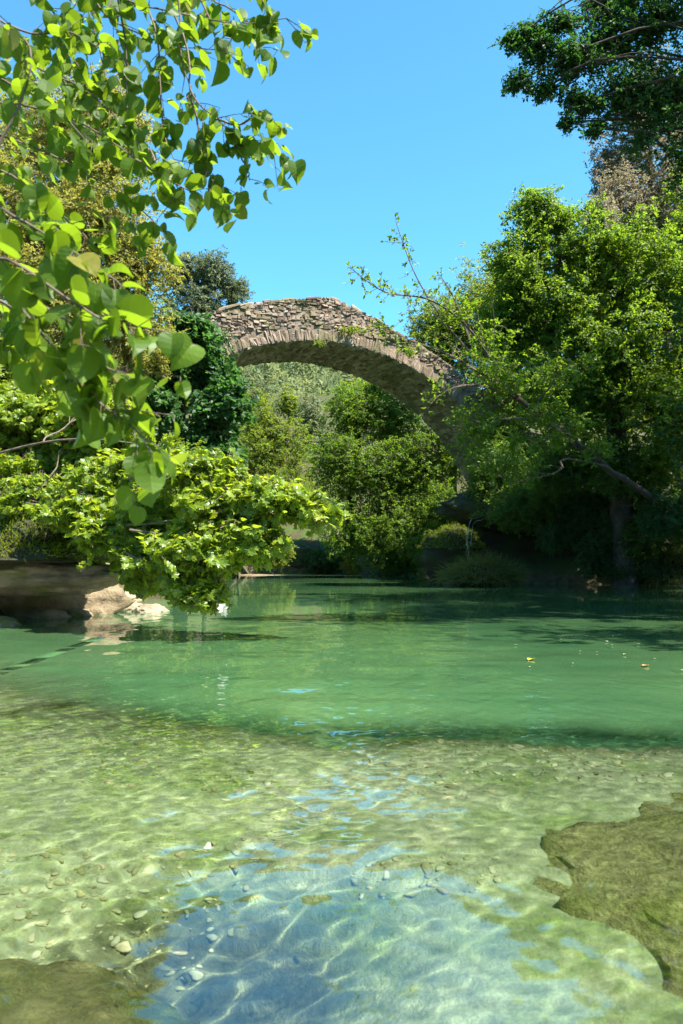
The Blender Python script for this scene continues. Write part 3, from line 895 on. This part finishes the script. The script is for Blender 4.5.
# --- sunny overhanging shrub on the left -----------------------------------------------------
HUBS = (([(-80, 480, 12), (0, 497, 11.2), (50, 508, 10.6), (100, 521, 10)]), ([(0, 497, 11.2), (40, 498, 10.9), (95, 494, 10.4)]), ([(-60, 480, 11.6), (50, 505, 10.8), (130, 525, 9.6), (230, 510, 9.1), (340, 517, 9)]),
                ([(-60, 470, 11), (60, 440, 10.4), (170, 450, 9.8), (260, 480, 9.4)]), ([(60, 510, 10.6), (130, 555, 9.5), (190, 585, 9.2), (220, 606, 9.1)]),
                ([(130, 530, 9.4), (230, 545, 9.1), (275, 575, 9)]))
plant('shrub', 'bright sunlit shrub with broad leaves reaching out low over the water from the left bank', 'shrub',
      [(-110, 575, 13, .09), (-80, 480, 12.6, .07), (-20, 420, 12.4, .04)],
      [(30, 420, 12.3, 48, 34, 140), (90, 440, 11.9, 46, 30, 140), (40, 462, 12.1, 60, 28, 150), (120, 480, 10.7, 50, 26, 130), (180, 470, 9.6, 40, 20, 90), (150, 520, 10.3, 56, 28, 170), (220, 500, 9.3, 46, 24, 130),
       (275, 500, 9.1, 36, 20, 90), (315, 512, 9.0, 28, 10, 40), (200, 550, 9.3, 50, 28, 150), (150, 565, 10.3, 40, 26, 110), (250, 540, 9.1, 36, 24, 90), (190, 590, 9.2, 28, 16, 60), (20, 370, 12.7, 50, 34, 110), (15, 486, 12.1, 50, 16, 70), (75, 500, 11.8, 40, 14, 60), (-70, 430, 12.7, 70, 70, 160), (90, 540, 11.6, 50, 26, 90), (222, 470, 9.5, 22, 12, 30), (210, 592, 9.1, 18, 14, 34), (15, 506, 11.2, 32, 11, 60), (70, 512, 10.5, 36, 14, 80), (110, 535, 9.9, 34, 20, 90), (40, 490, 11.3, 40, 12, 80), (35, 440, 12.6, 50, 34, 170), (95, 462, 11.9, 46, 28, 150), (60, 485, 12.5, 46, 18, 130), (115, 512, 10.4, 44, 22, 120), (100, 420, 11.6, 40, 26, 110), (150, 560, 9.6, 36, 22, 90)],
      'hazel', .098, kind='lobed', per=10, seed=15, gap=.2, dens=3.4, hubs=HUBS, crown='foliage', stem='stem', shell=.6, lift=.8, limb_r=.14, nsub=4)

# --- linden with hanging leafy twigs close to the camera ------------------------------------
def linden():
    rng = np.random.default_rng(77)
    base = np.array([-2.75, 1.9, float(ground_z(-2.75, 1.9)) - .1])
    root = empty('linden_tree', base.tolist(), 'broad-leaved tree whose leafy twigs hang in close at the upper left', 'tree')
    tk, tw, fol, fl = MB(), MB(), MB(), MB()
    tr = curve([base, base + [.1, .1, 1.6], base + [.25, .3, 3.0], base + [.5, .4, 4.4]], 16)
    tk.tube(tr, np.linspace(.2, .09, 16), 10)
    tk.build('trunk', M['bark'], root, base, True)
    def leaf_at(o, d, size):
        pet = nrm(d + np.array([0, 0, -.35]) + rng.normal(0, .25, 3)) * size * rng.uniform(.35, .6)
        q = o + pet
        tw.tube(np.array([o, o + pet * .5 + rng.normal(0, .002, 3), q]), [.0012, .001, .0009], 3, .6)
        ax = nrm(pet * 8 + np.array([0, 0, -.45]) + rng.normal(0, .4, 3))
        nr_ = nrm(np.array([.25, -.2, .9]) + rng.normal(0, .55, 3))
        put_leaves(fol, q[None], ax[None], nr_[None], np.array([size]), 'heart', np.array([np.clip(rng.normal(.5, .22), 0, 1)]), np.array([rng.uniform(.2, 3.4)]))
    def twig(pts, nl, size, r=.004, side=.14, start=.1, jit=.02):
        q = curve([P(*k) for k in pts], 24)
        q[1:] += np.cumsum(rng.normal(0, .0016, (23, 3)), 0)
        tw.tube(q, np.linspace(r, r * .35, 24), 5, .5)
        for s in range(nl):
            t = start + (1 - start) * (s + rng.random()) / nl
            o = q[min(int(t * 23.9), 23)]
            d = nrm(q[min(int(t * 23.9) + 1, 23)] - q[max(int(t * 23.9) - 1, 0)])
            sd = nrm(np.cross(d, rng.normal(size=3))) * (1 if s % 2 else -1)
            if rng.random() < side / .3:
                e = o + nrm(sd + d * .6 + np.array([0, 0, -.3])) * rng.uniform(.04, side)
                tw.tube(np.array([o, (o + e) / 2 + [0, 0, .004], e]), [r * .4, r * .3, r * .2], 3, .5)
                for k in range(3):
                    leaf_at(o + (e - o) * (.4 + .3 * k), nrm(sd * (1 if k % 2 else -1) + d + rng.normal(0, .3, 3)), size * rng.uniform(.5, 1.1))
            else:
                leaf_at(o, sd + d * .5, size * rng.uniform(.6, 1.25))
        return q
    starts = []
    T = lambda *a, **k: starts.append(twig(*a, **k)[0])
    # upper group, about 2.6 m ahead
    T([(40, -60, 2.7), (110, -10, 2.6), (180, 10, 2.6), (240, 20, 2.6), (288, 16, 2.6)], 30, 0.052)
    T([(150, -40, 2.6), (185, 45, 2.55), (190, 92, 2.5), (214, 118, 2.5), (250, 140, 2.5), (292, 160, 2.5)], 23, 0.048, start=.5)
    T([(190, 95, 2.5), (200, 125, 2.5), (205, 160, 2.5), (232, 205, 2.5)], 16, 0.053, start=.3)
    T([(110, -40, 2.6), (126, 40, 2.6), (128, 95, 2.6), (128, 142, 2.6)], 12, 0.053, start=.15)
    T([(130, -40, 2.6), (155, 30, 2.6), (159, 85, 2.6), (165, 135, 2.55), (178, 170, 2.5)], 18, 0.053, start=.2)
    T([(20, -40, 2.7), (60, 20, 2.7), (70, 60, 2.7), (95, 95, 2.65)], 20, 0.058)
    T([(80, -30, 2.7), (100, 10, 2.7), (130, 30, 2.7), (175, 45, 2.65), (222, 50, 2.6)], 23, 0.057)
    T([(-20, 100, 2.6), (40, 110, 2.55), (90, 130, 2.5), (140, 165, 2.45), (190, 195, 2.45)], 23, 0.057)
    T([(150, 150, 2.5), (165, 180, 2.45), (172, 205, 2.45)], 11, 0.053, start=.1)
    T([(150, -60, 2.9), (200, -10, 2.9), (240, 15, 2.9), (262, 45, 2.9)], 15, 0.058)
    T([(210, -50, 2.6), (250, -20, 2.6), (262, 10, 2.6), (268, 34, 2.6)], 14, 0.048)
    T([(60, -50, 2.8), (85, 0, 2.8), (98, 40, 2.8), (110, 90, 2.8), (120, 130, 2.8)], 23, 0.052)
    T([(-20, 40, 2.6), (40, 70, 2.6), (85, 90, 2.6), (120, 120, 2.6), (150, 150, 2.6)], 24, 0.052)
    T([(-20, 130, 2.6), (40, 150, 2.6), (90, 175, 2.6), (130, 200, 2.6), (165, 235, 2.6)], 24, 0.052)
    T([(170, -40, 2.7), (200, 0, 2.7), (215, 40, 2.7), (235, 62, 2.7)], 16, 0.048)
    T([(214, 118, 2.5), (240, 125, 2.5), (258, 112, 2.5), (270, 120, 2.5)], 12, 0.045)
    T([(228, 128, 2.5), (240, 155, 2.5), (246, 178, 2.5)], 9, 0.043)
    T([(172, -30, 2.5), (178, 20, 2.5), (180, 60, 2.5), (195, 100, 2.5)], 12, 0.046)
    T([(-20, 70, 2.3), (20, 90, 2.3), (60, 115, 2.3), (95, 150, 2.3)], 22, .05)
    T([(-20, 10, 2.4), (30, 30, 2.4), (70, 30, 2.4), (110, 50, 2.4)], 20, .05)
    T([(-20, 160, 2.2), (20, 180, 2.2), (60, 215, 2.2), (90, 250, 2.2)], 20, .05)
    T([(-20, 290, 2.0), (20, 310, 2.0), (60, 350, 2.0), (85, 395, 2.0)], 20, .052)
    # nearer, darker group lower down
    T([(-30, 195, 1.75), (20, 215, 1.7), (60, 235, 1.65), (105, 265, 1.6)], 18, 0.058, r=.004)
    T([(-30, 250, 1.6), (15, 262, 1.55), (60, 290, 1.5), (110, 320, 1.5), (170, 330, 1.5)], 23, 0.058)
    T([(0, 280, 1.6), (40, 330, 1.6), (70, 370, 1.6), (95, 400, 1.6), (130, 430, 1.6), (158, 468, 1.6)], 23, 0.057)
    T([(-20, 180, 1.9), (10, 120, 1.9), (25, 60, 1.9), (20, 30, 1.95)], 12, 0.043, start=.2)
    T([(30, 300, 1.6), (70, 320, 1.6), (90, 355, 1.6), (125, 375, 1.6)], 15, 0.058)
    T([(-30, 330, 1.8), (15, 345, 1.8), (60, 360, 1.8), (100, 385, 1.8)], 15, 0.057)
    for s in starts:
        fx, fy = s[0] / s[1] * FPX + 341, HOR - (s[2] - CH) / s[1] * FPX
        if fx < 0 or fy < 0:
            k = tr[10 if s[2] > 2 else 6]
            tw.tube(wig(k, s, 5, rng, .03, .05), np.linspace(.014, .004, 10), 6, .5)
    tw.build('branches', M['twig'], root, base)
    fol.build('crown', M['big'], root, base)
linden()

# --- small plants on the bridge --------------------------------------------------------------
for i, (px, py, Y, rx, rz, n_, lf) in enumerate([(212, 348, 26, 26, 20, 120, 'blue'), (352, 330, 27.9, 16, 5, 40, 'sunny'), (318, 343, 27.7, 9, 3, 18, 'sunny'), (408, 352, 28.3, 10, 7, 40, 'sunny')]):
    rng = np.random.default_rng(60 + i)
    cen = P(px, py, Y)
    root = empty('creeper', cen.tolist(), ['dark creeper hanging over the left end of the bridge face', 'small green tuft growing below the bridge top right of the crown',
                                           'tiny tuft sprouting from the arch ring at the crown', 'bright tuft on the right flank of the bridge'][i], 'creeper', 'plants growing on the bridge')
    f, t_ = MB(), MB()
    sprays(f, t_, rng, cen, np.array([rx, 9, rz]) * Y / FPX, n_, .09, 9, 'small', droop=.6)
    t_.build('twigs', M['twig'], root, cen)
    f.build('foliage', M[lf], root, cen)

# ------------------------------------------------------------------ rocks
import bmesh
def ico(sub):
    bm = bmesh.new()
    bmesh.ops.create_icosphere(bm, subdivisions=sub, radius=1)
    V = np.array([v.co[:] for v in bm.verts])
    F = np.array([[v.index for v in f.verts] for f in bm.faces])
    bm.free()
    return V, F
ICO = {k: ico(k) for k in (1, 2, 4, 5)}
def rock(name, label, cen, rad, mat, seed=0, rough=.35, freq=1.6, sub=5, cat='rock', group=None, flat=.0, recv=False):
    strata = 0 if recv else .22
    V, F = ICO[sub]
    d = 1 + strata * rough * np.sign(np.sin(V[:, 2] * 9 + 4 * fbm(V * 1.5 + seed, 3))) * fbm(V * 4 + seed * 3, 3) + rough * .35 * fbm(V * freq * 7 + seed, 3) + rough * 2 * fbm(V * freq + seed * 7.1, 5) + rough * .7 * fbm(V * freq * 3.1 + seed, 3)
    V2 = V * d[:, None]
    V2[:, 2] = np.where(V2[:, 2] > 0, V2[:, 2] * (1 - flat), V2[:, 2])
    me = mesh(name, V2 * np.asarray(rad), [F], True)
    o = link(name, me, None, M[mat], tuple(cen))
    if recv: o.cycles.is_caustics_receiver = True
    return tag(o, label, cat, group)
# left ledge with its dark hollow: a roof slab, a back wall and low stones
rock('rock_ledge', 'overhanging tan rock ledge with a dark hollow beneath it on the left bank', P(10, 574, 11.8), (1.75, .95, .34), 'tan_rock', 1, .3, 1.5)
rock('rock', 'shaded tan rock at the back of the hollow under the ledge', P(0, 600, 13.2), (2.0, .6, .8), 'tan_rock', 2, .3)
rock('boulder', 'pale sunlit boulder at the water edge right of the dark hollow', P(112, 606, 13.8), (.5, .4, .27), 'pale_rock', 3, .25, cat='boulder')
rock('stone', 'small tan stone breaking the water at the left edge', P(-4, 628, 11), (.36, .3, .16), 'tan_rock', 4, .25, cat='stone')
rock('rock', 'low pale shelf of rock along the far shore left of the hollow', P(262, 578, 36), (2.0, .8, .16), 'tan_rock', 5, .35)
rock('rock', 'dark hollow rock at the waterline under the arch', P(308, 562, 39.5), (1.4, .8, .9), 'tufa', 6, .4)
rock('stone', 'small brown stone at the mouth of the dark hollow', P(48, 617, 12.3), (.3, .22, .13), 'tan_rock', 21, .3, cat='stone')
rock('stone', 'flat tan stone in the water between the hollow and the pale boulder', P(78, 615, 12.7), (.22, .2, .1), 'tan_rock', 22, .3, cat='stone')
rock('stone', 'low pale stone right of the pale boulder, under the shrub tip', P(150, 611, 13.6), (.3, .25, .12), 'pale_rock', 23, .3, cat='stone')
# moss mound above the ledge
def tuft(name, label, cat, cen, rad, n, L, mat, kind='blade', seed=0, part_name='blades', lean=(0, 0, .5), spread=.8):
    rng = np.random.default_rng(seed + 300)
    d = nrm(rng.normal(size=(n, 3)))
    d[:, 2] = np.abs(d[:, 2])
    p = cen + d * rad * rng.uniform(.8, 1.0, (n, 1)) * (1 + 1.1 * fbm(d * 2 + seed, 3))[:, None]
    ax = d * spread + np.array(lean) + rng.normal(0, .35, (n, 3))
    f = MB()
    put_leaves(f, p, ax, d + rng.normal(0, .4, (n, 3)), L * rng.uniform(.5, 1.2, n), kind, np.clip(rng.normal(.5, .22, n), 0, 1))
    root = empty(name, cen.tolist(), label, cat)
    V, F = ICO[4]
    dd = 1 + 1.1 * fbm(V * 2 + seed, 3)
    b = MB()
    b.add(np.where(V[:, 2:] < 0, V * [1, 1, .15], V) * dd[:, None] * np.asarray(rad) * .93, [F])
    b.build('mound', M['tufa'], root, None, True)
    f.build(part_name, M[mat], root, cen)
    return root
tuft('moss_mound', 'yellow-green mossy mound on top of the left rock ledge', 'moss', P(0, 558, 11.3), np.array([1.45, .9, .62]), 9000, .09, 'moss', 'narrow', 1, 'moss', (0, 0, .2), 1.)
tuft('grass_tussock', 'straw-green grass tussock at the water edge before the dark overhang', 'grass tussock', P(482, 581, 24.6), np.array([1.15, .8, .55]), 2600, .5, 'grass', 'blade', 2, 'blades', (-.25, -.2, -.25), .9)
tuft('grass_tussock', 'dull green grass tussock at the foot of the overhang by the right edge', 'grass tussock', P(672, 575, 23.4), np.array([.8, .7, .7]), 1800, .55, 'grass', 'blade', 3, 'blades', (-.1, -.2, -.35), .9)
tuft('moss_mound', 'green mossy hump beside the right foot of the arch', 'moss', P(452, 548, 26.2), np.array([1.0, .8, .8]), 6000, .1, 'moss', 'narrow', 4, 'moss', (-.1, -.1, -.3), .9)
# dark tufa bank on the right: roof mass and back wall
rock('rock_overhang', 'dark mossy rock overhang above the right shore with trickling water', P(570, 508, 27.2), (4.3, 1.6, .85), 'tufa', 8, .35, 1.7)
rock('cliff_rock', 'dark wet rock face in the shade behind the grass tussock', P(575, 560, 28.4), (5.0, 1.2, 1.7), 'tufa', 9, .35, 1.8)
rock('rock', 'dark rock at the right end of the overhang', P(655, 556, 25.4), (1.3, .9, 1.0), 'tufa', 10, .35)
# submerged rocks
rock('submerged_rock', 'big mottled rock under water at the lower right', (1.75, 2.6, -.62), (1.1, 1.25, .42), 'wet_rock', 11, .3, 2.4, cat='rock', recv=True)
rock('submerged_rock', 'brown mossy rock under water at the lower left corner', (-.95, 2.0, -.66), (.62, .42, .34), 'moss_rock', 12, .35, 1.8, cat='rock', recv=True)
rock('submerged_rock', 'smooth pale green rock just under the surface at the left edge', (-2.75, 6.3, -.62), (.9, 1.0, .52), 'bed', 13, .2, 1.3, cat='rock', recv=True)

# gravel on the shelf
rng = np.random.default_rng(9)
n = 16000
gxp, gyp = rng.uniform(-2.6, 3.2, n), rng.uniform(1.2, 5.6, n)
ok = (fbm(np.stack([gxp * .8, gyp * .8, 0 * gxp + 4], -1), 3) > -.08) & (gyp < edge_y(gxp) + .2)
gxp, gyp = gxp[ok], gyp[ok]
n = len(gxp)
V, F = ICO[2]
sz = np.minimum(.008 * np.exp(rng.normal(0, .6, n)), .02)
an = rng.uniform(0, 6.28, n)
ca, sa = np.cos(an)[:, None], np.sin(an)[:, None]
sq = np.stack([rng.uniform(.8, 1.5, n), rng.uniform(.7, 1.1, n), rng.uniform(.35, .7, n)], -1)
bump = 1 + .3 * fbm(V[None] * 1.4 + rng.uniform(0, 50, (n, 1, 3)), 2)
W = V[None] * bump[..., None] * sq[:, None] * sz[:, None, None]
W = np.stack([W[..., 0] * ca - W[..., 1] * sa, W[..., 0] * sa + W[..., 1] * ca, W[..., 2]], -1)
W += np.stack([gxp, gyp, ground_z(gxp, gyp) + sz * .15], -1)[:, None]
gb = MB()
gb.add(W.reshape(-1, 3), [(F[None] + (np.arange(n) * len(V))[:, None, None]).reshape(-1, 3)], np.repeat(rng.random(n), len(V)))
M['gravel'] = solid_mat('river_gravel', lambda t: mixc(t, .6, ramp(t, attr(t), [(0, (.22, .2, .09)), (.4, (.32, .29, .16)), (.8, (.46, .43, .3)), (1, (.42, .31, .19))]), ramp(t, noise(t, 30, 4), [(.3, (.5, .52, .35)), (.7, (1, 1, 1))]), 'MULTIPLY'), .9)
gr = tag(gb.build('riverbed_gravel', M['gravel'], None, None, True), 'pale and olive pebbles lying on the shallow river bed', 'gravel', kind='stuff')
gr.cycles.is_caustics_receiver = True

# ------------------------------------------------------------------ wood on the far hill
rng = np.random.default_rng(21)
f = MB()
for nt_, k, xa, xb, lf in ((1300, 130, -130, 110, .42), (300, 1100, -48, 8, .15)):
    hxp, hyp = rng.uniform(xa, xb, nt_), rng.uniform(85, 300, nt_)
    hzp = hill_z(hxp, hyp)
    hr = np.clip(np.exp(rng.normal(1.1, .4, nt_)), 1.5, 6)
    d = nrm(rng.normal(size=(nt_, k, 3)))
    wob = 1 + .7 * fbm(d * 2.6 + rng.uniform(0, 60, (nt_, 1, 3)), 3)
    p = np.stack([hxp, hyp, hzp + hr * .75], -1)[:, None] + d * wob[..., None] * hr[:, None, None] * np.array([.85, .85, 1.15]) * rng.uniform(.7, 1.0, (nt_, k, 1))
    put_leaves(f, p.reshape(-1, 3), (d + rng.normal(0, .7, d.shape)).reshape(-1, 3), (d + UP * .6 + rng.normal(0, .4, d.shape)).reshape(-1, 3), np.repeat(hr * lf, k), 'small', np.clip(np.repeat(rng.random(nt_), k) + rng.normal(0, .1, nt_ * k), 0, 1))
tag(f.build('hillside_wood', M['far']), 'wood covering the far hillside beyond the arch, its leaf colour paled for haze', 'wood', kind='stuff')

# ------------------------------------------------------------------ small things
M['foam'] = solid_mat('white_water', lambda t: ramp(t, noise(t, 10, 3), [(.3, (.3, .34, .33)), (.7, (.55, .6, .58))]), .3, None, .6)
def trickle(label, strands, seed):
    rng = np.random.default_rng(seed)
    b = MB()
    for pts in strands:
        q = curve([P(*a) for a in pts], 14)
        q[1:-1] += rng.normal(0, .012, (12, 3))
        b.tube(q, .005 * rng.uniform(.4, 1.3, 14), 5)
    o = b.build('water_trickle', M['foam'], None, None, True)
    c = o.data.vertices[0].co.copy()
    tag(o, label, 'trickle', 'trickles over the dark rock')
    o.data.transform(__import__('mathutils').Matrix.Translation(-c))
    o.location = c
trickle('white water trickle falling beside the mossy hump at the arch foot', [[(478, 517, 25.4), (470, 522, 25.1), (468, 540, 25), (468, 556, 25)], [(486, 518, 25.3), (474, 524, 25.1), (471, 545, 25)], [(466, 527, 25.2), (467, 556, 25.1)]], 1)
trickle('thin white trickle falling before the dark rock hollow', [[(546, 512, 25.2), (549, 530, 25), (550, 556, 25)], [(547, 515, 25.1), (551, 545, 25)]], 2)

M['yellow'] = leaf_mat('leaf_autumn_yellow', [(0, (.5, .36, .03)), (1, (.5, .36, .03))], (.6, .45, .03), .2)
M['orange'] = leaf_mat('leaf_autumn_orange', [(0, (.4, .2, .07)), (1, (.4, .2, .07))], (.5, .25, .05), .2)
M['petal'] = leaf_mat('petal_pale', [(0, (.36, .35, .22)), (1, (.55, .53, .4))], (.4, .4, .25), .2)
M['white'] = leaf_mat('leaf_bleached_white', [(0, (.5, .46, .38)), (1, (.66, .63, .55))], (.7, .7, .6), .25)
def floating(px, py, size, mat, label, name, cat, group=None, seed=0):
    rng = np.random.default_rng(seed)
    Y = CH * FPX / (py - HOR)
    X = (px - 341.5) * Y / FPX
    f = MB()
    a = rng.uniform(0, 6.28)
    put_leaves(f, np.zeros((1, 3)), np.array([[math.cos(a), math.sin(a), 0.05]]), np.array([[0, .1, 1.]]), np.array([size]), 'round', np.array([rng.random()]))
    o = f.build(name, M[mat])
    o.location = (X, Y, float(wave_z(np.array(X), np.array(Y))) + .012)
    return tag(o, label, cat, group)
floating(533, 660, .09, 'yellow', 'bright yellow leaf floating on the green water at the right', 'floating_leaf', 'leaf')
floating(643, 667, .075, 'orange', 'orange-brown leaf floating near the right edge', 'floating_leaf', 'leaf', seed=3)
for i, (px, py) in enumerate([(514, 646), (612, 646), (613, 637), (605, 642), (579, 652), (682, 671), (626, 655), (560, 640), (598, 653), (640, 645), (655, 660), (572, 664), (588, 637), (530, 668)]):
    floating(px, py, .022 + .014 * (i % 3 == 0), 'petal', 'tiny pale petal drifting on the dark green water at the right', 'floating_petal', 'petal', 'petals drifting on the water', 10 + i)
f = MB()
o_ = P(222, 604, 8.75)
put_leaves(f, np.array([o_, o_ + [.01, 0, -.05]]), np.array([[.1, 0, -1], [.25, .1, -1.]]), np.array([[.3, -1, .2], [-.4, -1, .1]]), np.array([.12, .1]), 'lobed', np.array([.5, .8]), np.array([2.2, 1.6]))
dl = f.build('withered_leaf', M['white'], None, o_)
dl.location = o_.tolist()
tag(dl, 'bleached white leaf dangling above the water from the lowest shrub tip', 'leaf')
print('TOTAL FACES', sum(len(o.data.polygons) for o in sc.objects if o.type == 'MESH'))
